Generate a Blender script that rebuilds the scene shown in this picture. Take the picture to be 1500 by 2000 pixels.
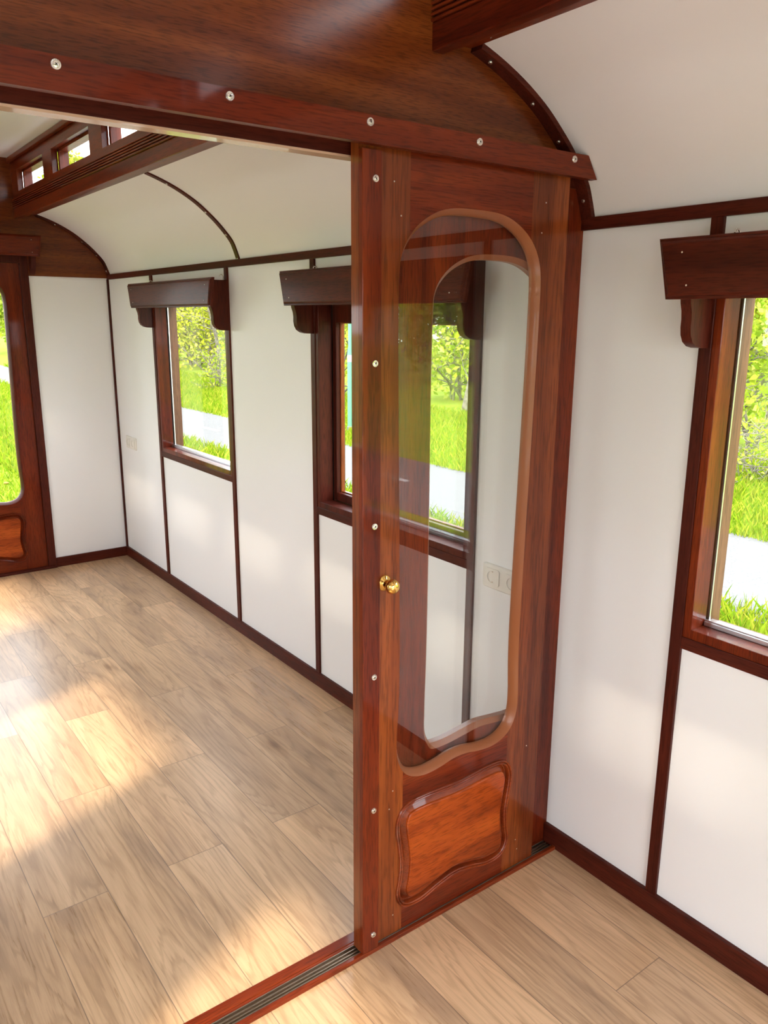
import bpy, bmesh, math, random
import numpy as np
from mathutils import Vector, Matrix
random.seed(7); rng = np.random.default_rng(11)
for o in list(bpy.data.objects): bpy.data.objects.remove(o)
SC = bpy.context.scene; COL = SC.collection
R = math.radians

# ------------------------------------------------------------------ camera
def make_camera():
    yaw, pit, rol, f = R(36.7576), R(13.8211), R(0.3434), 1544.94
    fw = np.array([math.sin(yaw)*math.cos(pit), math.cos(yaw)*math.cos(pit), -math.sin(pit)])
    rt = np.array([math.cos(yaw), -math.sin(yaw), 0.0]); up = np.cross(rt, fw)
    c, s = math.cos(rol), math.sin(rol)
    rt, up = c*rt+s*up, -s*rt+c*up
    cam = bpy.data.objects.new('camera', bpy.data.cameras.new('camera')); COL.objects.link(cam)
    m = Matrix.Identity(4)
    for i in range(3): m[i][0], m[i][1], m[i][2] = rt[i], up[i], -fw[i]
    m[2][3] = 1.6
    cam.matrix_world = m
    cam.data.lens = f*36/2000; cam.data.sensor_width = 36; cam.data.sensor_fit = 'AUTO'
    cam.data.clip_start = .02; cam.data.clip_end = 500
    SC.camera = cam
make_camera()

# ------------------------------------------------------------------ sky, sun, exposure
SKY, SUN = 6.0, 5.0
vs = SC.view_settings
SC.display_settings.display_device = 'sRGB'
vs.view_transform = 'Standard'; vs.look = 'None'; vs.gamma = 1; vs.use_curve_mapping = False
vs.exposure = 0.62
SC.cycles.use_denoising = True
SC.cycles.max_bounces = 14; SC.cycles.diffuse_bounces = 7; SC.cycles.glossy_bounces = 6
SC.cycles.transparent_max_bounces = 24; SC.cycles.transmission_bounces = 8
SC.cycles.sample_clamp_indirect = 12
SC.cycles.caustics_reflective = False; SC.cycles.caustics_refractive = False
w = bpy.data.worlds.new('sky'); SC.world = w; w.use_nodes = True
nt = w.node_tree; nt.nodes.clear()
def wn(t, **k):
    n = nt.nodes.new(t)
    for a, b in k.items(): setattr(n, a, b)
    return n
tc = wn('ShaderNodeTexCoord'); sx = wn('ShaderNodeSeparateXYZ'); cr = wn('ShaderNodeValToRGB')
bg = wn('ShaderNodeBackground'); ow = wn('ShaderNodeOutputWorld')
cr.color_ramp.elements[0].position = 0.0; cr.color_ramp.elements[0].color = (.93, .96, 1, 1)
cr.color_ramp.elements[1].position = 0.9; cr.color_ramp.elements[1].color = (.80, .89, 1, 1)
bg.inputs[1].default_value = SKY
nt.links.new(tc.outputs['Generated'], sx.inputs[0]); nt.links.new(sx.outputs[2], cr.inputs[0])
nt.links.new(cr.outputs[0], bg.inputs[0]); nt.links.new(bg.outputs[0], ow.inputs[0])
sl = bpy.data.lights.new('sun', 'SUN'); sl.energy = SUN; sl.angle = R(4.0); sl.color = (1, .86, .66)
so = bpy.data.objects.new('sun', sl); COL.objects.link(so)
so.rotation_euler = Vector((1.0, .45, -1.0)).to_track_quat('-Z', 'Y').to_euler(); so.location = (-6, -3, 8)
def portal(name, loc, direction, sx_, sy_):
    l = bpy.data.lights.new(name, 'AREA'); l.shape = 'RECTANGLE'; l.size = sx_; l.size_y = sy_; l.energy = 1
    l.cycles.is_portal = True
    o = bpy.data.objects.new(name, l); COL.objects.link(o); o.location = loc
    o.rotation_euler = Vector(direction).to_track_quat('-Z', 'Z').to_euler() if abs(direction[2]) < .5 else (0, 0, 0)
WC = (4.025, 2.298, .576, -1.149)           # window centres along the long walls
for yc in WC:
    portal('daylight_portal', (1.87, yc, 1.25), (-1, 0, 0), 1.0, .9)
    portal('daylight_portal', (-.77, yc, 1.25), (1, 0, 0), 1.0, .9)

# ------------------------------------------------------------------ mesh helpers
class MB:
    def __init__(s): s.bm = bmesh.new(); s.flat = True
    def box(s, x0, x1, y0, y1, z0, z1, bev=0):
        vs_ = [s.bm.verts.new(p) for p in ((x0,y0,z0),(x1,y0,z0),(x1,y1,z0),(x0,y1,z0),(x0,y0,z1),(x1,y0,z1),(x1,y1,z1),(x0,y1,z1))]
        fs = [s.bm.faces.new([vs_[i] for i in q]) for q in ((0,3,2,1),(4,5,6,7),(0,1,5,4),(1,2,6,5),(2,3,7,6),(3,0,4,7))]
        if bev:
            es = list({e for f in fs for e in f.edges})
            bmesh.ops.bevel(s.bm, geom=es, offset=bev, segments=2, profile=.5, affect='EDGES')
        return s
    def loft(s, rings, cap0=True, cap1=True, closed=False):
        s.flat = False
        R_ = [[s.bm.verts.new(p) for p in r] for r in rings]
        n = len(R_[0]); m = len(R_)
        for i in range(m if closed else m-1):
            a, b = R_[i], R_[(i+1) % m]
            for j in range(n):
                k = (j+1) % n
                s.bm.faces.new((a[j], a[k], b[k], b[j]))
        if not closed:
            if cap0: s.bm.faces.new(R_[0][::-1])
            if cap1: s.bm.faces.new(R_[-1])
        return s
    def prism(s, poly, axis, a, b):
        """poly of 2-D points in the other two axes (in x,y,z order), pushed from a to b"""
        def P(u, v, t):
            return {0:(t,u,v), 1:(u,t,v), 2:(u,v,t)}[axis]
        return s.loft([[P(u,v,a) for u,v in poly], [P(u,v,b) for u,v in poly]])
    def lathe(s, prof, centre, axis, n=24):
        """prof: (radius, along) from base to tip; axis unit vector"""
        ax = Vector(axis).normalized(); u = ax.orthogonal().normalized(); v = ax.cross(u); c = Vector(centre)
        rings = [[c+ax*h+(u*math.cos(t)+v*math.sin(t))*max(r,1e-5) for t in [2*math.pi*i/n for i in range(n)]] for r, h in prof]
        return s.loft(rings)
    def tube(s, pts, radii, n=8):
        pts = [Vector(p) for p in pts]; rings = []
        for i, p in enumerate(pts):
            d = (pts[min(i+1,len(pts)-1)]-pts[max(i-1,0)]).normalized()
            u = d.cross(Vector((.3,.9,.1))).normalized(); v = d.cross(u)
            rings.append([p+(u*math.cos(t)+v*math.sin(t))*radii[i] for t in [2*math.pi*k/n for k in range(n)]])
        return s.loft(rings)
    def build(s, name, mat, parent=None, smooth=30):
        me = bpy.data.meshes.new(name)
        bmesh.ops.recalc_face_normals(s.bm, faces=s.bm.faces[:])
        s.bm.to_mesh(me); s.bm.free()
        return link(name, me, mat, parent, 0 if s.flat else smooth)
def link(name, me, mat, parent=None, smooth=30):
    o = bpy.data.objects.new(name, me); COL.objects.link(o)
    me.materials.clear()
    for m_ in (mat if isinstance(mat, (list, tuple)) else [mat]): me.materials.append(m_)
    if smooth:
        me.polygons.foreach_set('use_smooth', [True]*len(me.polygons))
        me.set_sharp_from_angle(angle=R(smooth))
    if parent: o.parent = parent
    return o
def empty(name, loc=(0,0,0)):
    o = bpy.data.objects.new(name, None); COL.objects.link(o); o.location = loc; o.empty_display_size = .1
    return o
def tag(o, label=None, cat=None, group=None, kind=None):
    if label: o['label'] = label
    if cat: o['category'] = cat
    if group: o['group'] = group
    if kind: o['kind'] = kind
    return o
def struct(o, label=None): return tag(o, label, None, None, 'structure')
def copy_tree(o, parent=None):
    c = o.copy(); COL.objects.link(c)
    if parent: c.parent = parent
    for ch in list(o.children): copy_tree(ch, c)
    return c
def smoothloop(pts, per=6):
    """closed Catmull-Rom through pts"""
    n = len(pts); out = []
    for i in range(n):
        p0, p1, p2, p3 = (np.array(pts[(i+k-1) % n], float) for k in range(4))
        for j in range(per):
            t = j/per
            out.append(tuple(.5*((2*p1)+(-p0+p2)*t+(2*p0-5*p1+4*p2-p3)*t*t+(-p0+3*p1-3*p2+p3)*t**3)))
    return out
def inset(loop, d):
    P = np.array(loop); n = len(P)
    T = np.roll(P,-1,0)-np.roll(P,1,0); T /= np.linalg.norm(T,axis=1)[:,None]
    area = np.sum(P[:,0]*np.roll(P[:,1],-1)-np.roll(P[:,0],-1)*P[:,1])
    N = np.stack([-T[:,1],T[:,0]],1)*(1 if area > 0 else -1)
    return [tuple(p) for p in P+N*d]
def mirror_loop(half, cx):
    """half: (dx,z) from the top middle down the right side to the bottom middle"""
    left = [(cx-d, z) for d, z in half[::-1] if d > 1e-6]
    return smoothloop([(cx+d, z) for d, z in half]+left)
def boolean_cut(o, cutters):
    me0 = o.data
    for c in cutters:
        m_ = o.modifiers.new('cut','BOOLEAN'); m_.operation='DIFFERENCE'; m_.object=c; m_.solver='EXACT'
    dg = bpy.context.evaluated_depsgraph_get(); dg.update()
    me = bpy.data.meshes.new_from_object(o.evaluated_get(dg)); o.modifiers.clear()
    me.name = me0.name; o.data = me
    me.polygons.foreach_set('use_smooth', [True]*len(me.polygons)); me.set_sharp_from_angle(angle=R(30))

# ------------------------------------------------------------------ materials
class NT:
    def __init__(s, name):
        s.m = bpy.data.materials.new(name); s.m.use_nodes = True; s.t = s.m.node_tree; s.t.nodes.clear()
        s.out = s.t.nodes.new('ShaderNodeOutputMaterial')
    def n(s, t, ins=None, **k):
        x = s.t.nodes.new(t)
        for a, b in k.items(): setattr(x, a, b)
        for a, b in (ins or {}).items():
            if isinstance(b, bpy.types.NodeSocket): s.t.links.new(b, x.inputs[a])
            else: x.inputs[a].default_value = b
        return x
    def math(s, op, a, b=0.0, c=0.0):
        return s.n('ShaderNodeMath', {0:a, 1:b, 2:c}, operation=op).outputs[0]
    def ramp(s, fac, stops):
        r = s.n('ShaderNodeValToRGB', {0:fac}); e = r.color_ramp.elements
        while len(e) < len(stops): e.new(.5)
        for el, (p, c) in zip(e, stops): el.position = p; el.color = (*c, 1) if len(c) == 3 else c
        return r.outputs[0]
    def mix(s, fac, a, b, blend='MIX'):
        x = s.n('ShaderNodeMix', data_type='RGBA', blend_type=blend)
        for i, v in ((0, fac), (6, a), (7, b)):
            if isinstance(v, bpy.types.NodeSocket): s.t.links.new(v, x.inputs[i])
            else: x.inputs[i].default_value = v if i == 0 else (*v, 1) if len(v) == 3 else v
        return x.outputs[2]
    def done(s, shader): s.t.links.new(shader, s.out.inputs[0]); return s.m
def plain(name, col, rough=.5, metal=0, coat=0, spec=.5, bump=None):
    t = NT(name)
    p = t.n('ShaderNodeBsdfPrincipled', {'Base Color':(*col,1),'Roughness':rough,'Metallic':metal,'Coat Weight':coat,'Coat Roughness':.05,'Specular IOR Level':spec})
    if bump:
        nz = t.n('ShaderNodeTexNoise', {'Vector':t.n('ShaderNodeTexCoord').outputs['Object'],'Scale':bump[0],'Detail':3.0})
        b = t.n('ShaderNodeBump', {'Height':nz.outputs[0],'Strength':bump[1],'Distance':bump[2]})
        t.t.links.new(b.outputs[0], p.inputs['Normal'])
    return t.done(p.outputs[0])
def wood(name, dark, mid, light, axis, across=16, along=.8, pores=.35, rough=.3, coat=.75, crough=.06, spec=.35):
    t = NT(name)
    co = t.n('ShaderNodeTexCoord').outputs['Object']
    rnd = t.n('ShaderNodeObjectInfo').outputs['Random']
    off = t.n('ShaderNodeCombineXYZ', {0:t.math('MULTIPLY',rnd,7.3),1:t.math('MULTIPLY',rnd,11.1),2:t.math('MULTIPLY',rnd,5.7)}).outputs[0]
    v = t.n('ShaderNodeVectorMath', {0:co,1:off}, operation='ADD').outputs[0]
    def mp(ac, al):
        sc = [ac]*3; sc['XYZ'.index(axis)] = al
        return t.n('ShaderNodeMapping', {'Vector':v,'Scale':sc}).outputs[0]
    n1 = t.n('ShaderNodeTexNoise', {'Vector':mp(across,along),'Scale':1.0,'Detail':5.0,'Roughness':.55,'Distortion':.4}).outputs[0]
    n2 = t.n('ShaderNodeTexNoise', {'Vector':mp(across*16,along*26),'Scale':1.0,'Detail':2.0}).outputs[0]
    c = t.ramp(n1, [(.30,dark),(.50,mid),(.70,light)])
    pr = t.ramp(n2, [(.36,(1-pores,)*3),(.52,(1,1,1))])
    c = t.mix(1.0, c, pr, 'MULTIPLY')
    b = t.n('ShaderNodeBump', {'Height':n2,'Strength':.12,'Distance':.0006})
    p = t.n('ShaderNodeBsdfPrincipled', {'Base Color':c,'Roughness':rough,'Coat Weight':coat,'Coat Roughness':crough,'Normal':b.outputs[0],'Specular IOR Level':spec})
    return t.done(p.outputs[0])
def wood3(name, *a, **k): return {ax: wood(name+'_'+ax.lower(), *a, ax, **k) for ax in 'XYZ'}
MAH = wood3('mahogany', (.070,.008,.003), (.140,.018,.0045), (.21,.033,.007), coat=.28, spec=.12)
TRIM = wood3('dark_mahogany', (.045,.007,.004), (.075,.012,.006), (.11,.018,.008), rough=.45, coat=.08, crough=.15, spec=.12)
SAP = wood3('sapele', (.10,.018,.005), (.215,.046,.009), (.32,.078,.013), across=13, along=.5, coat=.36, spec=.15)
PANEL = wood('orange_sapele', (.13,.017,.003), (.34,.055,.007), (.46,.088,.010), 'X', across=14, along=1.1, coat=.4, spec=.12)
MOULD = wood('red_moulding', (.10,.014,.004), (.20,.031,.007), (.28,.050,.010), 'X', coat=.6, spec=.15)
PART = wood3('veneer', (.090,.016,.004), (.15,.032,.006), (.22,.055,.010), across=22, along=1.2, pores=.38, crough=.2, coat=.4, spec=.15)
EDGE = plain('lit_underside', (.62,.40,.27), .25, coat=.8)  # pale colour stands for floor light reflected under the header
OUTW = wood3('weathered_sapele', (.10,.042,.018), (.16,.07,.03), (.22,.10,.045), coat=.1, rough=.5)
RIM = plain('bare_edge_wood', (.28,.085,.026), .35, coat=.15)
WALLM = plain('white_wall_paint', (.86,.865,.87), .42, spec=.4, bump=(260,.10,.001))
CEILM = plain('white_ceiling_paint', (.83,.80,.79), .5, spec=.35, bump=(200,.05,.001))
BRASS = plain('polished_brass', (.95,.62,.18), .08, 1)
STEEL = plain('nickel_screw', (.85,.82,.76), .22, 1)
PIN = plain('pin_metal', (.8,.72,.6), .3, 1)
ALU = plain('aluminium', (.78,.80,.82), .3, 1)
BRONZE = plain('bronze_anodised_track', (.34,.27,.21), .35, 1)
BLACK = plain('black_rubber', (.01,.01,.01), .6)
PLASTIC = plain('cream_plastic', (.78,.76,.70), .28)
PLASTIC2 = plain('cream_plastic_shaded', (.36,.34,.29), .35)  # darker copy of the plastic: shade inside the socket well, put into the colour
DARK = plain('socket_hole', (.03,.03,.03), .6)
def glass_mat():
    t = NT('window_glass')
    f = t.n('ShaderNodeLayerWeight', {'Blend':.5}).outputs['Facing']
    r = t.math('ADD', t.math('MULTIPLY', t.math('POWER', f, 5.0), .955), .045)
    tr = t.n('ShaderNodeBsdfTransparent', {'Color':(.985,.99,.985,1)})
    gl = t.n('ShaderNodeBsdfGlossy', {'Roughness':0.0})
    return t.done(t.n('ShaderNodeMixShader', {0:r,1:tr.outputs[0],2:gl.outputs[0]}).outputs[0])
GLASS = glass_mat()
def floor_mat():
    t = NT('oak_laminate')
    s = t.n('ShaderNodeSeparateXYZ', {0:t.n('ShaderNodeTexCoord').outputs['Object']}); x, y = s.outputs[0], s.outputs[1]
    u = t.math('DIVIDE', t.math('SUBTRACT', x, .711), .1775)
    col = t.math('FLOOR', u); fx = t.math('FRACT', u)
    odd = t.math('FLOORED_MODULO', col, 2.0)
    vv = t.math('DIVIDE', t.math('SUBTRACT', t.math('SUBTRACT', y, 2.023), t.math('MULTIPLY', odd, .526)), 1.083)
    row = t.math('FLOOR', vv); fy = t.math('FRACT', vv)
    wn_ = t.n('ShaderNodeTexWhiteNoise', {'Vector':t.n('ShaderNodeCombineXYZ', {0:col,1:row}).outputs[0]}, noise_dimensions='2D')
    rnd = wn_.outputs['Value']
    r2 = t.n('ShaderNodeSeparateXYZ', {0:wn_.outputs['Color']})
    def co(ac, al, o=1.0):
        return t.n('ShaderNodeCombineXYZ', {0:t.math('ADD', t.math('MULTIPLY', x, ac), t.math('MULTIPLY', rnd, 37*o)),
                                             1:t.math('ADD', t.math('MULTIPLY', y, al), t.math('MULTIPLY', r2.outputs[1], 53*o)), 2:t.math('MULTIPLY', r2.outputs[0], 9.0)}).outputs[0]
    big = t.n('ShaderNodeTexNoise', {'Vector':co(8,1.0),'Scale':1.0,'Detail':4.0,'Roughness':.5,'Distortion':.9}).outputs[0]
    grain = t.n('ShaderNodeTexNoise', {'Vector':co(95,4.5),'Scale':1.0,'Detail':4.0,'Roughness':.6,'Distortion':.6}).outputs[0]
    # growth-ring cathedrals: contour lines of a stretched noise field
    fld = t.n('ShaderNodeTexNoise', {'Vector':co(6.0,.75),'Scale':1.0,'Detail':1.5,'Distortion':.3}).outputs[0]
    rings = t.math('ABSOLUTE', t.math('SUBTRACT', t.math('FRACT', t.math('ADD', t.math('MULTIPLY', fld, 20.0), t.math('MULTIPLY', grain, 1.3))), .5))
    c = t.ramp(big, [(.30,(.42,.27,.165)),(.44,(.54,.35,.205)),(.60,(.64,.425,.255))])
    c = t.mix(.55, c, t.ramp(grain, [(.32,(.62,.58,.55)),(.55,(1,1,1)),(.7,(1.08,1.08,1.08))]), 'MULTIPLY')
    c = t.mix(.36, c, t.ramp(rings, [(.05,(.55,.5,.46)),(.2,(1,1,1))]), 'MULTIPLY')
    tone = t.ramp(rnd, [(0,(.86,.85,.86)),(.5,(1,.99,.97)),(1,(1.10,1.07,1.03))])
    c = t.mix(1.0, c, tone, 'MULTIPLY')
    vo = t.n('ShaderNodeTexVoronoi', {'Vector':co(3.4,1.15,.5),'Scale':1.0,'Randomness':1.0})
    kn = t.math('ADD', vo.outputs['Distance'], t.math('MULTIPLY', grain, .10))
    c = t.mix(1.0, c, t.ramp(kn, [(.075,(.42,.33,.27)),(.12,(.8,.76,.72)),(.20,(1,1,1))]), 'MULTIPLY')
    ex = t.math('MINIMUM', fx, t.math('SUBTRACT', 1.0, fx)); ey = t.math('MINIMUM', fy, t.math('SUBTRACT', 1.0, fy))
    seam = t.math('MINIMUM', t.math('MULTIPLY', ex, .1775), t.math('MULTIPLY', ey, 1.083))
    line = t.n('ShaderNodeMapRange', {0:seam,1:.0006,2:.0016,3:1.0,4:0.0}).outputs[0]
    c = t.mix(t.math('MULTIPLY', line, .72), c, (.13,.085,.06))
    rough = t.math('ADD', t.math('ADD', .22, t.math('MULTIPLY', r2.outputs[2], .10)), t.math('MULTIPLY', grain, .12))
    b = t.n('ShaderNodeBump', {'Height':t.math('SUBTRACT', t.math('MULTIPLY', grain, .4), line),'Strength':.15,'Distance':.001})
    p = t.n('ShaderNodeBsdfPrincipled', {'Base Color':c,'Roughness':rough,'Normal':b.outputs[0],'Specular IOR Level':.55})
    return t.done(p.outputs[0])
FLOORM = floor_mat()

# ------------------------------------------------------------------ the room shell
XL, XR, YR, YE = -.62, 1.72, -1.9, 5.25      # left wall, right wall, rear, far end
CX = .55                                      # ridge line of the wagon
TH = .12
struct(MB().box(XL, XR, YR, YE, -.12, 0).build('floor', FLOORM, smooth=0))
def wall_x(name, x0, x1, y0, y1, z0, z1, holes, mat):
    """long wall with rectangular holes (y0,y1,z0,z1)"""
    b = MB(); ys = sorted(holes); cur = y0
    for h in ys:
        b.box(x0, x1, cur, h[0], z0, z1); b.box(x0, x1, h[0], h[1], z0, h[2]); b.box(x0, x1, h[0], h[1], h[3], z1); cur = h[1]
    b.box(x0, x1, cur, y1, z0, z1)
    return struct(b.build(name, mat, smooth=0))
HW, ZB, ZT = .463, .825, 1.68
holes = [(c-HW, c+HW, ZB, ZT) for c in WC]
wall_x('wall_right', XR, XR+TH, YR, YE+TH, -.12, 1.86, holes, WALLM)
wall_x('wall_left', XL-TH, XL, YR, YE+TH, -.12, 1.86, holes, WALLM)

# vaulted side ceilings and the flat clerestory ceiling
VP = [(1.722,1.85),(1.705,1.897),(1.685,1.937),(1.635,1.993),(1.585,2.038),(1.515,2.09),(1.42,2.14),(1.31,2.18),(1.2,2.205)]
def cat(pts, per=6):
    out = []; n = len(pts)
    for i in range(n-1):
        p0, p1, p2, p3 = (np.array(pts[min(max(i+k-1,0),n-1)], float) for k in range(4))
        for j in range(per):
            t = j/per; out.append(tuple(.5*((2*p1)+(-p0+p2)*t+(2*p0-5*p1+4*p2-p3)*t*t+(-p0+3*p1-3*p2+p3)*t**3)))
    return out+[pts[-1]]
VP = cat(VP, 5)
def off(poly, d):
    P = np.array(poly); T = np.gradient(P, axis=0); T /= np.linalg.norm(T,axis=1)[:,None]
    return [tuple(p) for p in P+np.stack([T[:,1],-T[:,0]],1)*d]
VO = off(VP, .02); mir = lambda q: [(2*CX-x, z) for x, z in q]
ZC = 2.48
b = MB()
b.prism(VP+VO[::-1], 1, YR, YE); b.prism(mir(VP)+mir(VO)[::-1], 1, YR, YE)
b.box(-.16, 1.26, YR, YE, ZC, ZC+.04)
struct(b.build('ceiling', CEILM))

# clerestory side walls with their row of small windows
CW = [(4.55,5.10),(3.78,4.38),(3.01,3.61),(2.24,2.84),(1.55,2.07),(.70,1.30),(-.07,.53),(-.84,-.24),(-1.61,-1.01)]
def clerestory(name, X, s):
    """X inner face, s = +1 outward to the right, -1 to the left"""
    fx = lambda a: X+s*a
    def bx(b, a0, a1, *r, bev=0): b.box(min(fx(a0),fx(a1)), max(fx(a0),fx(a1)), *r, bev)
    root = struct(empty(name, (X, CX, 2.2)))
    root.location = (0,0,0)
    b = MB()
    z0, z1 = 2.287, 2.402
    bx(b, 0, .03, YR, YE, 2.205, z0); bx(b, 0, .03, YR, YE, z1, ZC)
    cur = YR
    for a, c in sorted(CW):
        bx(b, 0, .03, cur, a, z0, z1); cur = c
    bx(b, 0, .03, cur, YE, z0, z1)
    b.build('window_board', MAH['Y'], root, smooth=0)
    b = MB(); bx(b, -.004, .03, YR, YE, 2.150, 2.205, bev=.003)
    for k in range(5): bx(b, -.009, .0, YR, YE, 2.206+.0105*k, 2.2125+.0105*k, bev=.0022)
    b.build('fluted_fascia', MAH['Y'], root)
    b = MB(); bx(b, .028, .075, YR, YE, 2.168, 2.2, bev=.006); bx(b, .07, .112, YR, YE, 2.176, 2.2, bev=.005)
    b.build('cove_moulding', MAH['Y'], root)
    b = MB(); bx(b, -.02, 0, YR, YE, ZC-.03, ZC, bev=.006)
    b.build('ceiling_moulding', MAH['Y'], root)
    for a, c in CW:
        f = MB()
        for q in ((a+.004,a+.03,z0,z1),(c-.03,c-.004,z0,z1)): bx(f, .03, .075, *q)
        bx(f, .03, .075, a, c, z1-.012, z1+.01); bx(f, .03, .075, a, c, z0-.012, z0+.006)
        fr = f.build('window_frame', MAH['Z'], root, smooth=0)
        g = MB(); bx(g, .05, .053, a+.01, c-.01, z0, z1); g.build('window_pane', GLASS, fr, smooth=0)
        portal('daylight_portal', (fx(.12), (a+c)/2, 2.35), (-s,0,0), c-a, .14)
    b = MB(); bx(b, .03, .06, YR, YE, 2.2, z0-.012); bx(b, .03, .06, YR, YE, z1+.01, ZC)
    b.build('outer_board', MAH['Y'], root, smooth=0)
    return root
clerestory('wall_clerestory_right', 1.2, 1)
clerestory('wall_clerestory_left', -.1, -1)

# rail under the vault, battens down to the skirting, skirtings
ntrim = [0]
def trim(b, mat, smooth=30):
    ntrim[0] += 1
    return struct(b.build('trim_%d' % ntrim[0], mat, smooth=smooth))
trim(MB().box(1.709, 1.735, YR, 1.44, 1.822, 1.853, .002).box(1.709, 1.735, 1.47, 5.245, 1.822, 1.853, .002), TRIM['Y'])
trim(MB().box(XL-.015, XL+.011, YR, 1.44, 1.822, 1.853, .002).box(XL-.015, XL+.011, 1.47, 5.245, 1.822, 1.853, .002), TRIM['Y'])
for c in WC:
    for s_ in (1, -1):
        y0 = c+s_*.463; y1 = c+s_*.495
        trim(MB().box(1.711, 1.725, min(y0,y1), max(y0,y1), .064, 1.823, .0015), TRIM['Z'])
trim(MB().box(1.708, 1.722, 5.236, 5.25, .06, 1.823, .001), TRIM['Z'])
struct(MB().box(1.706, 1.722, YR, 1.439, 0, .066, .0025).box(1.706, 1.722, 1.47, 5.238, 0, .064, .0025).build('baseboard_right', TRIM['Y']))
struct(MB().box(XL-.002, XL+.014, YR, 1.386, 0, .066, .0025).box(XL-.002, XL+.014, 1.47, 5.238, 0, .064, .0025).build('baseboard_left', TRIM['Y']))

# windows in the long walls
def long_window(n, yc, X, s, sash=False):
    fx = lambda a: X+s*a
    def bx(b, a0, a1, *r, bev=0):
        b.box(min(fx(a0),fx(a1)), max(fx(a0),fx(a1)), *r, bev); return b
    def ring(b, a0, a1, ho, hi, zo0, zi0, zi1, zo1, bev=0):
        bx(b, a0, a1, yc-ho, yc-hi, zo0, zo1, bev=bev); bx(b, a0, a1, yc+hi, yc+ho, zo0, zo1, bev=bev)
        bx(b, a0, a1, yc-hi, yc+hi, zo0, zi0, bev=bev); bx(b, a0, a1, yc-hi, yc+hi, zi1, zo1, bev=bev); return b
    root = struct(empty('window_%d' % n))
    bx(MB(), -.009, .005, yc-.463, yc+.463, .794, .826, bev=.0015).build('apron_batten', TRIM['Y'], root)
    ring(MB(), -.006, .058, .463, .441, .825, .850, 1.66, 1.68, .0015).build('inner_frame', (TRIM if sash else MAH)['Z'], root)  # sash window takes darker wood, standing for its back-lit shade
    ring(MB(), .058, .066, .463, .447, .825, .846, 1.664, 1.68).build('rubber_gasket', BLACK, root, smooth=0)
    ring(MB(), .066, TH, .463, .441, .825, .848, 1.66, 1.68).build('outer_frame', OUTW['Z'], root, smooth=0)
    if not sash:
        bx(MB(), .061, .064, yc-.447, yc+.447, .848, 1.664).build('window_pane', GLASS, root, smooth=0)
        b = MB()
        bx(b, .046, .060, yc-.439, yc+.439, .850, .862, bev=.0015); bx(b, .0655, .085, yc-.439, yc+.439, .850, .860, bev=.0015)
        bx(b, .050, .056, yc-.439, yc+.439, .862, .866, bev=.0008)
        bx(b, .066, .071, yc+.437, yc+.441, .85, 1.66); bx(b, .066, .071, yc-.441, yc-.437, .85, 1.66)
        b.build('aluminium_track', ALU, root)
    else:
        sa = ring(MB(), .062, .082, .4405, .418, .851, .886, 1.579, 1.659, .003).build('sash_frame', TRIM['Z'], root)
        ring(MB(), .082, .1000, .4400, .414, .853, .890, 1.575, 1.657, .002).build('glazing_bead', SAP['Z'], sa)
        bx(MB(), .084, .087, yc-.416, yc+.416, .888, 1.577).build('window_pane', GLASS, sa, smooth=0)
    return root
long_window(1, WC[0], XR, 1); long_window(2, WC[1], XR, 1, True); long_window(3, WC[2], XR, 1); long_window(4, WC[3], XR, 1)
for k, c in enumerate(WC): long_window(5+k, c, XL, -1)

# ------------------------------------------------------------------ far end wall with its glazed double door
def gable(y0, y1, zlow, mat, name, parent=None, notch=None):
    up = [(x, z) for x, z in VP[:-1] if z > zlow+.005]
    poly = up+[(1.2,2.2),(1.2,ZC)]
    poly = [(min(1.72, up[0][0]+.02), zlow)]+poly+mir(poly)[::-1]+[(2*CX-min(1.72, up[0][0]+.02), zlow)]
    if notch: poly += [(notch[0],zlow),(notch[0],notch[2]),(notch[1],notch[2]),(notch[1],zlow)]
    return MB().prism(poly, 1, y0, y1).build(name, mat, parent, smooth=0)
we = struct(MB().box(1.24, XR, YE, YE+TH, -.12, 1.84).box(XL, -.14, YE, YE+TH, -.12, 1.84).build('wall_end', WALLM, smooth=0))
gable(YE-.012, YE+TH, 1.83, PART['X'], 'gable_board', we, (-.143, 1.243, 1.951))
bb = struct(MB().box(1.243, 1.708, 5.236, 5.25, 0, .062, .002).build('baseboard_end', TRIM['X']))

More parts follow.
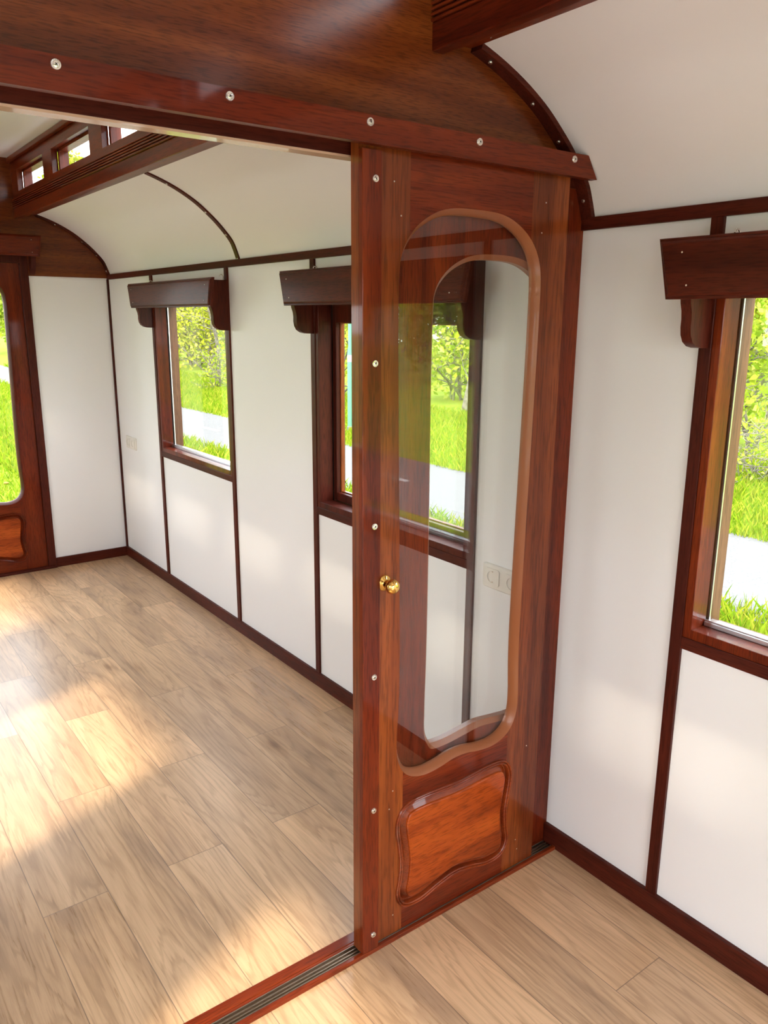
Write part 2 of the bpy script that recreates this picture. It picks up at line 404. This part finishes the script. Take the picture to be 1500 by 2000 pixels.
def leaf_half():
    return [(0,1.838),(.08,1.834),(.135,1.816),(.18,1.785),(.21,1.742),(.221,1.69),(.222,1.6),(.220,1.45),(.216,1.25),(.211,1.0),(.208,.8),(.209,.68),(.214,.58),(.211,.525),(.193,.483),(.163,.459),(.12,.448),(.07,.451),(.03,.459),(0,.461)]
PH = [(0,.388),(.06,.391),(.11,.394),(.16,.392),(.190,.378),(.207,.348),(.209,.315),(.201,.26),(.196,.215),(.201,.165),(.207,.13),(.198,.096),(.172,.074),(.12,.070),(.06,.086),(0,.096)]
def make_leaf(root, cx, y, T, woods, x0, x1, ztop, off_x=0, rim=RIM, sub=False):
    """frame-and-panel leaf: front face at y (towards -y), thickness T; returns its parts"""
    C0 = mirror_loop(leaf_half(), cx); PC = mirror_loop(PH, cx-.006)
    cut1 = MB().prism(C0, 1, y-.05, y+T+.05).build('cutter', RIM, smooth=0)
    cut2 = MB().prism(PC, 1, y-.05, y+T+.05).build('cutter', RIM, smooth=0)
    sx0, sx1 = cx-.193, cx+.181
    parts = []
    for nm, (a, b_, z0, z1), ax in (('stile',(x0,sx0,.013,ztop),'Z'),('stile',(sx1,x1,.013,ztop),'Z'),('top_rail',(sx0,sx1,1.66,ztop),'X'),('middle_rail',(sx0,sx1,.235,.60),'X'),('bottom_rail',(sx0,sx1,.013,.235),'X')):
        o = MB().box(a, b_, y, y+T, z0, z1).build(nm, woods[ax] if nm == 'stile' else MAH[ax], root, smooth=0)
        boolean_cut(o, [cut1, cut2]); parts.append(o)
    for c in (cut1, cut2): bpy.data.objects.remove(c)
    C1 = inset(C0, .013)
    L3 = lambda lp, yy: [(u, yy, v) for u, v in lp]
    rim_o = MB().loft([L3(C0,y-.0004), L3(C1,y+.017), L3(C1,y+T), L3(C0,y+T)], closed=True).build('glazing_rim', rim, root, smooth=40)
    C2 = inset(C0, .006)
    MB().prism(C2, 1, y+.0195, y+.0235).build('glass_pane', GLASS, root, smooth=0)
    prof = [(0,0),(.0008,-.0035),(.003,-.0058),(.006,-.0045),(.0075,-.001),(.0085,-.0035),(.0105,-.005),(.013,-.0035),(.0145,.001),(.0155,.0085),(.018,.0095),(.0335,-.0035)]
    MB().loft([L3(PC, y+T)]+[L3(inset(PC,d), y+h) for d, h in prof]+[L3(inset(PC,.0335), y+T)], closed=True).build('panel_moulding', MAH['X'] if woods is MAH else MOULD, root, smooth=38)
    MB().loft([L3(inset(PC,.0325), y+T-.002)]+[L3(inset(PC,d), y+h) for d, h in ((.0325,-.0035),(.0332,-.0070),(.0345,-.0084),(.0365,-.0088),(.040,-.0088))]).build('raised_panel', PANEL, root, smooth=38)
    return parts
d1 = struct(empty('door_1'))
for cx_, xa, xb in ((.885,.556,1.195), (.215,-.095,.554)):
    lf = empty('door_leaf'); lf.parent = d1
    make_leaf(lf, cx_, 5.255, .04, MAH, xa, xb, 1.90, rim=TRIM['Z'])
b = MB(); b.box(1.196, 1.243, 5.236, 5.30, 0, 1.95, .003); b.box(-.143, -.096, 5.236, 5.30, 0, 1.95, .003); b.box(-.096, 1.196, 5.238, 5.30, 1.901, 1.95, .003)
b.build('door_frame', TRIM['Z'], d1)
MB().box(-.12, 1.245, 5.222, 5.30, 0, .016, .004).build('threshold', TRIM['X'], d1)

# rear wall with a wide open doorway behind the camera
wr = struct(MB().box(XL-TH, -.2, YR-TH, YR, -.12, 1.86).box(1.3, XR+TH, YR-TH, YR, -.12, 1.86).build('wall_rear', WALLM, smooth=0))
gable(YR-TH, YR, 1.84, PART['X'], 'gable_board', wr)
portal('daylight_portal', (.55, YR-.2, .9), (0,1,0), 1.5, 1.85)

# ------------------------------------------------------------------ cross partition
wp = struct(empty('wall_partition'))
gable(1.44, 1.47, 1.92, PART['X'], 'upper_panel', wp)
fh = [(0,1.748),(.07,1.744),(.122,1.728),(.165,1.70),(.194,1.66),(.201,1.60),(.202,1.4),(.200,1.1),(.200,.8),(.203,.6),(.201,.535),(.187,.50),(.17,.484),(.12,.482),(.06,.488),(0,.494)]
def fixed_panel(x0, x1, cx):
    C0 = mirror_loop(fh, cx)
    cut = MB().prism(C0, 1, 1.4, 1.5).build('cutter', RIM, smooth=0)
    o = MB().box(x0, x1, 1.44, 1.47, 0, 1.92).build('side_panel', MAH['Z'], wp, smooth=0)
    boolean_cut(o, [cut]); bpy.data.objects.remove(cut)
    C1 = inset(C0, .012); L3 = lambda lp, yy: [(u, yy, v) for u, v in lp]
    MB().loft([L3(C0,1.4396), L3(C1,1.452), L3(C1,1.47), L3(C0,1.47)], closed=True).build('glazing_rim', RIM, o, smooth=40)
    MB().prism(inset(C0,.006), 1, 1.458, 1.462).build('glass_pane', GLASS, o, smooth=0)
MB().box(XL, 1.70, 1.4385, 1.4715, 1.921, 1.958, .001).build('shaded_header_beam', TRIM['X'], wp)  # dark wood stands for the shadow behind the head board
MB().box(.088, 1.012, 1.4390, 1.4712, 1.9165, 1.921).build('lit_underside_strip', EDGE, wp, 0)  # added pale strip, paints the lit underside of the header
fixed_panel(1.012, 1.72, 1.412)
fixed_panel(XL, .088, -.312)

def screw(parent, x, y, z, r=.0085, direction=(0,-1,0), name='screw'):
    d = Vector(direction).normalized(); c = Vector((x,y,z))
    b = MB().lathe([(r,0),(r,.0012),(r*.88,.0028),(r*.62,.0026),(r*.60,.0018),(r*.55,.0032),(r*.3,.0038),(0,.0040)], c, d, 20)
    o = b.build(name, STEEL, parent, 35)
    t = d.orthogonal().normalized(); u = d.cross(t)
    s = MB()
    for p, q in ((t,u),(u,t)):
        s.loft([[c+d*h+p*a*r*.28+q*e*r*.07 for a, e in ((-1,-1),(1,-1),(1,1),(-1,1))] for h in (.0036,.0043)])
    s.build('cross_slot', DARK, o, 0)
    return o
def pin(parent, x, y, z, d=(0,-1,0), r=.0018):
    return MB().lathe([(r,0),(r*.8,.0006),(0,.001)], (x,y,z), d, 8).build('panel_pin', PIN, parent)

# head board that hides the sliding track
hb = struct(MB().prism([(XL+.06,1.934),(1.678,1.934),(1.642,1.986),(XL+.02,1.986)], 1, 1.372, 1.390).build('trim_%d' % (ntrim[0]+1), MAH['X'], smooth=0)); ntrim[0] += 1
for x in (.094,.394,.684,.985,1.278,1.590): screw(hb, x, 1.372, 1.972)
MB().box(XL+.1, 1.63, 1.390, 1.44, 1.962, 1.985).build('track_packing', MAH['X'], hb, 0)
MB().prism([(.515,1.392),(.53,1.392),(.545,1.4385),(.535,1.4385)], 2, 1.945, 1.962).build('guide_block', MAH['X'], hb, 0)

# floor sill with the two-groove track
sill = struct(empty('door_sill'))
MB().box(XL+.012, 1.706, 1.387, 1.399, 0, .0125, .0022).box(XL+.012, 1.706, 1.399, 1.431, 0, .004).build('front_rim', MAH['X'], sill)
MB().box(XL+.012, 1.701, 1.431, 1.4395, 0, .0125, .002).box(.088, 1.012, 1.4395, 1.47, 0, .0125, .002).build('back_rim', MAH['X'], sill)
b = MB().box(XL+.012, 1.700, 1.399, 1.431, .004, .0055)
for y0, y1, h in ((1.399,1.4015,.0125),(1.4085,1.4115,.0105),(1.4185,1.4215,.0105),(1.4285,1.431,.0125)): b.box(XL+.012, 1.700, y0, y1, .0055, h, .0006)
b.build('track_rail', BRONZE, sill)

# battens that follow the vault: at the partition, mid-way and at the far end
def arc_batten(y0, y1, d0, d1, mat, screws, sdir=None, both=True):
    ntrim[0] += 1
    A = off(VP, -d0); B = off(VP, -d1)
    A = [p for p in A if p[0] >= 1.295]; B = [p for p in B if p[0] >= 1.285][:len(A)]
    A = A[:len(B)]
    bm = MB().prism(A+B[::-1], 1, y0, y1)
    if both: bm.prism(mir(A)+mir(B)[::-1], 1, y0, y1)
    o = struct(bm.build('trim_%d' % ntrim[0], mat))
    for f in screws:
        i = int(f*(len(B)-1)); p = Vector((B[i][0], (y0+y1)/2, B[i][1])); t = Vector((B[min(i+1,len(B)-1)][0]-B[i-1][0], 0, B[min(i+1,len(B)-1)][1]-B[i-1][1])).normalized()
        n = Vector((t.z, 0, -t.x)); n = n if n.x < 0 else -n
        screw(o, p.x, p.y, p.z, .0055, n)
    return o
arc_batten(1.405, 1.44, 0, .013, TRIM['X'], (.17,.55,.76,.97))
arc_batten(3.405, 3.435, 0, .006, TRIM['X'], (.05,.35,.62,.9))
arc_batten(5.205, 5.238, 0, .010, TRIM['X'], (.1,.38,.62,.88))

# ------------------------------------------------------------------ the sliding door
sd = tag(empty('sliding_door', (1.297,1.415,0)), 'tall mahogany sliding door with wavy glass panel and brass knob', 'door')
sd.location = (0,0,0)
make_leaf(sd, 1.305, 1.402, .027, SAP, .978, 1.614, 1.955)
es = tag(MB().box(.978, 1.027, 1.388, 1.4025, .0135, 1.928, .0012).build('edge_strip', MAH['Z'], sd), 'reddish screwed edge strip')
for z in (1.873,1.504,1.144,.777,.420,.058): screw(es, 1.010, 1.388, z, .0078)
kb = MB().lathe([(.0195,0),(.0195,.002),(.017,.005),(.011,.007),(.0085,.010),(.0085,.018),(.011,.021),(.0155,.025),(.0175,.031),(.0172,.036),(.014,.042),(.008,.0455),(0,.0465)], (1.049,1.402,.999), (0,-1,0), 32).build('knob', BRASS, sd, 40)
kb['label'] = 'polished brass knob'
for x, z in ((1.069,1.875),(1.088,1.809),(1.532,1.872),(1.522,1.802),(1.566,.40),(1.080,.44),(1.069,.392),(1.084,.07),(1.54,.10),(1.548,.065)): pin(sd, x, 1.402, z)

# ------------------------------------------------------------------ pelmets over the windows
def make_pelmet(H0, H1, label, group, hb=.47):
    root = tag(empty('window_pelmet'), label, 'pelmet', group)
    z0, z1 = 1.643, 1.774
    def trap(i): return [(-H1+i,z0+i),(H1-i,z0+i),(H0-i,z1-i),(-H0+i,z1-i)]
    rings = [[(x, u, v) for u, v in trap(i)] for x, i in ((-.090,0),(-.1015,0),(-.1035,.002),(-.1035,.006),(-.107,.0075),(-.1105,.012),(-.111,.014))]
    MB().loft(rings).build('front_board', TRIM['Y'], root, 0)
    prof = [(0,1.765),(-.0895,1.765),(-.0895,1.655),(-.086,1.635),(-.080,1.618),(-.0775,1.600),(-.078,1.583),(-.075,1.565),(-.066,1.550),(-.050,1.540),(-.03,1.536),(0,1.535)]
    for y0, y1 in ((hb, hb+.026), (-hb-.026, -hb)):
        MB().prism(prof, 1, y0, y1).build('bracket', TRIM['Z'], root, 35)
    for yy in (-hb-.012, H1-.11):
        MB().tube([(-.012,yy,1.765),(-.012,yy,1.782),(-.018,yy,1.790),(-.028,yy,1.789),(-.033,yy,1.782)], [.0022,.0022,.002,.002,.0018], 8).build('hook', STEEL, root, 40)
    for s in (1,-1):
        for z in (1.672,1.742): pin(root, -.111, s*(H1-.055+(z-1.672)*.25), z, (-1,0,0), .0022)
    return root
pg = 'pelmets over the windows of the right wall'
pm = make_pelmet(.553, .525, 'mahogany pelmet board on brackets over the farthest window, above the road view', pg)
for i, c in enumerate(WC[:3]):
    o = pm if i == 0 else copy_tree(pm)
    o.location = (1.72-.0085, c, 0)
    o['label'] = ('small mahogany pelmet over the farthest side window, both its brackets in view',
                  'mahogany pelmet over the middle window, partly hidden behind the sliding door',
                  'large mahogany pelmet over the nearest window, cut off by the right picture edge')[i]
def door_pelmet():
    root = tag(empty('door_pelmet'), 'mahogany pelmet board over the glazed end door, at the left picture edge', 'pelmet')
    H0, H1, z0, z1 = .765, .748, 1.938, 2.056
    def trap(i): return [(CX-H1+i,z0+i),(CX+H1-i,z0+i),(CX+H0-i,z1-i),(CX-H0+i,z1-i)]
    MB().loft([[(u, y, v) for u, v in trap(i)] for y, i in ((5.17,0),(5.158,0),(5.155,.003),(5.152,.008),(5.15,.012))]).build('front_board', MAH['X'], root, 0)
    prof = [(5.238,2.04),(5.17,2.04),(5.17,1.93),(5.176,1.90),(5.19,1.87),(5.215,1.845),(5.238,1.836)]
    for x0, x1 in ((1.25,1.276), (2*CX-1.276,2*CX-1.25)): MB().prism(prof, 0, x0, x1).build('bracket', TRIM['Z'], root, 35)
    for z in (1.96,2.03): pin(root, 1.255, 5.15, z)
    return root
door_pelmet()

# ------------------------------------------------------------------ wall sockets
def rrect(cy, cz, hy, hz, r, n=5):
    out = []
    for sy, sz, a0 in ((1,1,0),(-1,1,90),(-1,-1,180),(1,-1,270)):
        for k in range(n+1):
            a = R(a0+90*k/n); out.append((cy+sy*(hy-r)+r*math.cos(a), cz+sz*(hz-r)+r*math.sin(a)))
    return out
def make_socket(label):
    root = tag(empty('wall_socket'), label, 'socket', 'double wall sockets')
    L = lambda lp, x: [(x, u, v) for u, v in lp]
    fr = rrect(0,0,.089,.040,.008)
    MB().loft([L(fr,0),L(fr,-.006),L(inset(fr,.0015),-.0085),L(inset(fr,.004),-.0095)]).build('cover_frame', PLASTIC, root, 40)
    for cy in (.0435,-.0435):
        q = rrect(cy,0,.0275,.0275,.003)
        ci = [(cy+.0215*math.cos(t), .0200*math.sin(t)) for t in [2*math.pi*(k+.5)/24 for k in range(24)]]
        # square insert with a round well, built as rings sampled at the same angles
        sq = [(cy+.0310*max(-1,min(1,1.35*math.cos(t))), .0275*max(-1,min(1,1.35*math.sin(t)))) for t in [2*math.pi*(k+.5)/24 for k in range(24)]]
        ins = MB().loft([L(sq,-.009),L(sq,-.0125),L(ci,-.0128),L([(cy+(u-cy)*.97,v*.97) for u,v in ci],-.0035)], cap0=False).build('socket_insert', PLASTIC, root, 30)
        MB().lathe([(.0195,0),(.0193,.0004)], (-.0036,cy,0), (-1,0,0), 24).build('well_floor', PLASTIC2, ins)
        for s in (1,-1):
            MB().lathe([(.0026,0),(.0026,.0006)], (-.0040,cy+s*.0095,0), (-1,0,0), 12).build('pin_hole', DARK, ins)
            MB().box(-.0105,-.004,cy-.003,cy+.003,s*.0172-.0014,s*.0172+.0014).build('earth_clip', STEEL, ins, 0)
    return root
sk = make_socket('small white double wall socket in the far corner beside the farthest window')
sk.location = (1.72, 5.018, .806)
sk2 = copy_tree(sk); sk2.location = (1.72, 1.668, .800)
sk2['label'] = 'white double wall socket seen through the sliding door glass'

# ------------------------------------------------------------------ outdoors: meadow, cycle path, trees
GZ = -.8
def noise_col(name, scale, stops, rough=.9, bump=0, detail=5.0):
    t = NT(name)
    nz = t.n('ShaderNodeTexNoise', {'Vector':t.n('ShaderNodeTexCoord').outputs['Object'],'Scale':scale,'Detail':detail}).outputs[0]
    p = t.n('ShaderNodeBsdfPrincipled', {'Base Color':t.ramp(nz, stops),'Roughness':rough,'Specular IOR Level':.1})
    return t.done(p.outputs[0])
GRASSG = noise_col('meadow_ground', 1.6, [(.3,(.11,.17,.010)),(.55,(.16,.21,.014)),(.75,(.20,.22,.02))])
def asphalt():
    t = NT('asphalt')
    s = t.n('ShaderNodeSeparateXYZ', {0:t.n('ShaderNodeTexCoord').outputs['Object']}); x, y = s.outputs[0], s.outputs[1]
    nz = t.n('ShaderNodeTexNoise', {'Vector':t.n('ShaderNodeTexCoord').outputs['Object'],'Scale':38.0,'Detail':4.0,'Roughness':.8}).outputs[0]
    c = t.ramp(nz, [(.3,(.090,.089,.087)),(.5,(.124,.122,.119)),(.7,(.16,.157,.152))])
    dx = t.math('LESS_THAN', t.math('ABSOLUTE', t.math('SUBTRACT', x, 7.28)), .06)
    dy = t.math('LESS_THAN', t.math('FLOORED_MODULO', t.math('SUBTRACT', y, 15.75), 11.4), .75)
    c = t.mix(t.math('MULTIPLY', dx, dy), c, (.5,.5,.5))
    p = t.n('ShaderNodeBsdfPrincipled', {'Base Color':c,'Roughness':.9,'Specular IOR Level':.1})
    return t.done(p.outputs[0])
b = MB(); b.box(-70, 90, -60, 150, GZ-.2, GZ); struct(b.build('ground', GRASSG, smooth=0))
b = MB(); b.box(-14, 4.4, -14, 5.9, GZ-.1, GZ+.006); struct(b.build('bounce_yard', noise_col('bounce_gravel', 30.0, [(.3,(.36,.345,.32)),(.7,(.50,.485,.46))]), smooth=0))  # unseen pale gravel, added to bounce neutral light up to the ceiling
b = MB(); b.box(6.08, 8.50, -60, 150, GZ-.1, GZ+.004); struct(b.build('cycle_path', asphalt(), smooth=0))

def leafmat(name, cols, trans=.45):
    t = NT(name)
    g = t.n('ShaderNodeNewGeometry')
    c = t.ramp(g.outputs['Random Per Island'], cols)
    d = t.n('ShaderNodeBsdfDiffuse', {0:c}); tl = t.n('ShaderNodeBsdfTranslucent', {0:c})
    return t.done(t.n('ShaderNodeMixShader', {0:trans,1:d.outputs[0],2:tl.outputs[0]}).outputs[0])
LEAFA = leafmat('spring_leaves', [(0,(.16,.27,.016)),(.5,(.30,.38,.03)),(1,(.45,.47,.10))])
LEAFY = leafmat('yellow_leaves', [(0,(.26,.33,.02)),(.5,(.42,.44,.035)),(1,(.55,.52,.12))])
BLADE = leafmat('grass_blades', [(0,(.10,.21,.008)),(.5,(.19,.27,.012)),(1,(.32,.32,.035))], .4)
BARK = noise_col('bark', 9.0, [(.35,(.09,.078,.062)),(.65,(.22,.20,.165))])
def leaf_mesh(name, pts, size, seed, mat, flat=.35):
    r = np.random.default_rng(seed); n = len(pts); P = np.asarray(pts)
    d = r.normal(size=(n,3)); d /= np.linalg.norm(d,axis=1)[:,None]
    e = np.cross(d, r.normal(size=(n,3))); e /= np.linalg.norm(e,axis=1)[:,None]
    nn = np.cross(d, e); s = (size*(.6+.8*r.random(n)))[:,None]
    V = np.stack([P-d*s*.5, P+e*s*.3+nn*s*.08, P+d*s*.55, P-e*s*.3+nn*s*.08],1).reshape(-1,3)
    return poly_mesh(name, V, np.arange(4*n).reshape(-1,4), mat)
def poly_mesh(name, V, F, mat):
    me = bpy.data.meshes.new(name); k = F.shape[1]
    me.vertices.add(len(V)); me.vertices.foreach_set('co', V.astype(np.float32).ravel())
    me.loops.add(F.size); me.loops.foreach_set('vertex_index', F.astype(np.int32).ravel())
    me.polygons.add(len(F)); me.polygons.foreach_set('loop_start', np.arange(0,F.size,k,dtype=np.int32))
    me.polygons.foreach_set('loop_total', np.full(len(F),k,dtype=np.int32)); me.update(); me.validate()
    me.materials.append(mat); return me
def plant_meshes(name, seed, h, rad, base, nleaf, lsize, leaf, stems=1, nbr=16, spread=.5):
    """trunk mesh and foliage mesh of one plant, standing at the origin"""
    r = np.random.default_rng(seed); mb = MB(); tips = []
    def branch(p, d, L, rr, lvl):
        pts = [p]; n = 5
        for i in range(n):
            d = d+r.normal(size=3)*.16+np.array([0,0,.05]); d /= np.linalg.norm(d); pts.append(pts[-1]+d*L/n)
        mb.tube(pts, [rr*(1-.8*i/n) for i in range(n+1)], 6 if lvl else 9)
        tips.extend(pts[2:]*(1 if lvl else 0))
        return pts
    for s in range(stems):
        d0 = np.array([r.normal()*.07,r.normal()*.07,1.]) if stems == 1 else np.array([r.normal()*.45,r.normal()*.45,1.])
        tr = branch(np.array([r.normal()*.12*(stems>1),r.normal()*.12*(stems>1),-.05]), d0/np.linalg.norm(d0), h*.88, (.016 if stems == 1 else .009)*h, 0)
        for k in range(nbr):
            f = base+(1-base)*r.random()**.8; i = min(int(f*5),4); p = tr[i]+(tr[i+1]-tr[i])*(f*5-i)
            a = r.random()*6.283; el = r.random()*.9-.1
            dd = np.array([math.cos(a)*math.cos(el), math.sin(a)*math.cos(el), math.sin(el)])
            L = rad*(.55+.6*r.random())*(1.15-.55*f)
            bp = branch(p, dd, L, .010*rad+.004, 1)
            for q in range(3):
                j = r.integers(1,5); d2 = dd+r.normal(size=3)*.7; branch(bp[j], d2/np.linalg.norm(d2), L*.5, .005*rad+.003, 2)
    bmt = mb.build('trunk_tmp', BARK, None, 50); tm = bmt.data; bpy.data.objects.remove(bmt); tm.name = name+'_trunk'
    T = np.array(tips); P = T[r.integers(0,len(T),nleaf)]+r.normal(size=(nleaf,3))*rad*.16*spread*2
    P[:,2] = np.maximum(P[:,2], .05)
    return tm, leaf_mesh(name+'_leaves', P, lsize, seed+1, leaf)
def plant(kind, name, meshes, x, y, label, group=None, rot=0, sc=1.0):
    o = tag(empty(name, (x, y, GZ)), label, kind, group); o.rotation_euler.z = rot; o.scale = (sc,)*3
    for nm, me in (('trunk', meshes[0]), ('foliage', meshes[1])):
        c = bpy.data.objects.new(nm, me); COL.objects.link(c); c.parent = o
    return o
T1 = plant_meshes('tree_a', 3, 11.5, 2.0, .05, 7500, .26, LEAFY, nbr=30)
T2 = plant_meshes('tree_b', 8, 12.5, 2.1, .05, 7500, .26, LEAFA, nbr=30)
S1 = plant_meshes('shrub_a', 21, 3.4, 1.5, .06, 2400, .15, LEAFA, stems=6, nbr=9)
S2 = plant_meshes('shrub_b', 33, 3.4, 1.7, .06, 2300, .14, LEAFY, stems=7, nbr=9)
S3 = plant_meshes('shrub_c', 41, 1.5, .8, .05, 500, .09, LEAFA, stems=8, nbr=7)
T3 = plant_meshes('tree_c', 55, 6.0, 1.9, .10, 1000, .14, LEAFY, nbr=24)
plant('shrub', 'leafy_shrub', S1, 14.2, 7.5, 'broad green shrub seen through the nearest window at the right edge', None, .4)
plant('shrub', 'low_shrub', S3, 11.6, 6.1, 'low twiggy shrub at the grass edge outside the nearest window', None, 2.1, .7)
plant('tree', 'spring_tree', T3, 14.0, 15.3, 'slender light green tree seen through the sliding door glass', None, 1.2)
plant('shrub', 'leafy_shrub', S1, 16.0, 17.9, 'green shrub behind the slender tree seen through the sliding door glass', None, 2.9, 1.15)
plant('shrub', 'leafy_shrub', S2, 14.0, 21.4, 'yellow-green shrub behind the teal lamp post', None, .9)
plant('shrub', 'leafy_shrub', S2, 16.2, 37.6, 'dense yellow-green shrub seen through the left half of the farthest window', None, 1.9, 1.35)
plant('tree', 'spring_tree', T3, 14.6, 31.2, 'thin sparse tree with bare grey branches outside the farthest window', None, .3)
plant('shrub', 'leafy_shrub', S2, 15.6, 34.3, 'yellow-green shrub close behind the thin sparse tree outside the farthest window', None, 4.4, 1.2)
plant('shrub', 'low_shrub', S3, 11.9, 25.2, 'low shrub in the meadow outside the farthest window', None, 2.5)
wl = 'bright spring tree in the wood edge beyond the cycle path'; wg = 'trees of the wood edge beyond the cycle path'
k = 0
for y in range(-44, 100, 8):
    for row in (0, 1, 2):
        r = random.Random(y*7+1+row)
        plant('tree', 'spring_tree', (T1, T2)[k % 2], 21.5+7*row, y+(0,4,1.5)[row], wl, wg, r.random()*6, .95+.1*r.random()); k += 1
for x in range(-20, 16, 8):
    r = random.Random(x*13+5)
    plant('tree', 'spring_tree', (T1, T2)[k % 2], x, 108, wl, wg, r.random()*6, .95+.1*r.random()); k += 1

def grass(name, label, n, area, hmin, hmax, seed, near=None):
    r = np.random.default_rng(seed); x0, x1, y0, y1 = area
    y = y0+(y1-y0)*r.random(n)**(1.8 if near else 1.0); x = x0+(x1-x0)*r.random(n)
    a = r.random(n)*6.283; h = hmin+(hmax-hmin)*r.random(n)**1.6; wd = .0025+.003*r.random(n)+.00028*y
    u = np.stack([np.cos(a),np.sin(a),0*a],1); ln = r.normal(size=(n,3))*np.array([.35,.35,0])*h[:,None]
    B = np.stack([x,y,np.full(n,GZ)],1)
    V = np.stack([B-u*wd[:,None], B+u*wd[:,None], B+ln*.4+u*wd[:,None]*.8+np.stack([0*h,0*h,h*.6],1), B+ln+np.stack([0*h,0*h,h],1)],1).reshape(-1,3)
    me = poly_mesh(name, V, np.arange(4*n).reshape(-1,4), BLADE)
    return tag(link(name, me, BLADE, None, 0), label, 'grass', None, 'stuff')
grass('verge_grass', 'long bright green grass between the wagon and the cycle path', 120000, (2.6,6.2,.2,34), .05, .20, 5, True)
grass('meadow_grass', 'tall yellow-green grass between the cycle path and the shrubs', 120000, (8.42,13.8,2,42), .05, .20, 6, True)
grass('lawn_grass', 'short grass outside the glazed end door', 36000, (.2,2.8,6,30), .04, .14, 9, True)
for x, y in ((15.8,43.5),(13.6,49),(13.2,57.5),(15.0,66)):
    r = random.Random(int(x*y)); plant('tree', 'spring_tree', (T1, T2)[k % 2], x, y, wl, wg, r.random()*6, 1.15); k += 1
for y in range(-16, 24, 8):
    r = random.Random(y*3); plant('tree', 'spring_tree', (T1, T2)[k % 2], -23, y, 'unseen bright spring tree beyond the added gravel', 'trees beyond the added gravel', r.random()*6, 1.0); k += 1

TEAL = plain('teal_paint', (.075,.21,.145), .45)
WHITEB = plain('white_band_paint', (.4,.4,.4), .5)
GREY = plain('grey_concrete', (.12,.12,.12), .9)
lp = tag(empty('lamp_post', (9.63, 14.13, GZ)), 'teal lamp post with a white band beside the cycle path', 'lamp post')
MB().lathe([(.075,-.02),(.075,.10),(.062,.11)], (0,0,0), (0,0,1), 20).build('base', GREY, lp)
MB().lathe([(.058,.09),(.058,1.66),(.040,1.80),(.036,4.4),(.036,4.5)], (0,0,0), (0,0,1), 20).build('pole', TEAL, lp)
MB().lathe([(.060,1.48),(.060,1.62)], (0,0,0), (0,0,1), 20).build('white_band', WHITEB, lp)
MB().lathe([(.05,4.42),(.17,4.55),(.20,4.85),(.24,4.88),(.05,5.05),(0,5.07)], (0,0,0), (0,0,1), 20).build('lantern', GREY, lp)
YEL = plain('dandelion_petals', (.16,.115,.004), .8)
dn = tag(empty('dandelion', (2.25, 11.88, GZ)), 'yellow dandelion in the grass seen through the end door glass', 'flower')

MB().tube([(0,0,-.01),(.003,0,.05),(.004,.002,.10)], [.004,.0035,.003], 6).build('stalk', BLADE, dn)
MB().lathe([(.004,.095),(.028,.10),(.038,.112),(.030,.122),(.012,.127),(0,.128)], (.004,.002,0), (0,0,1), 14).build('flower_head', YEL, dn)
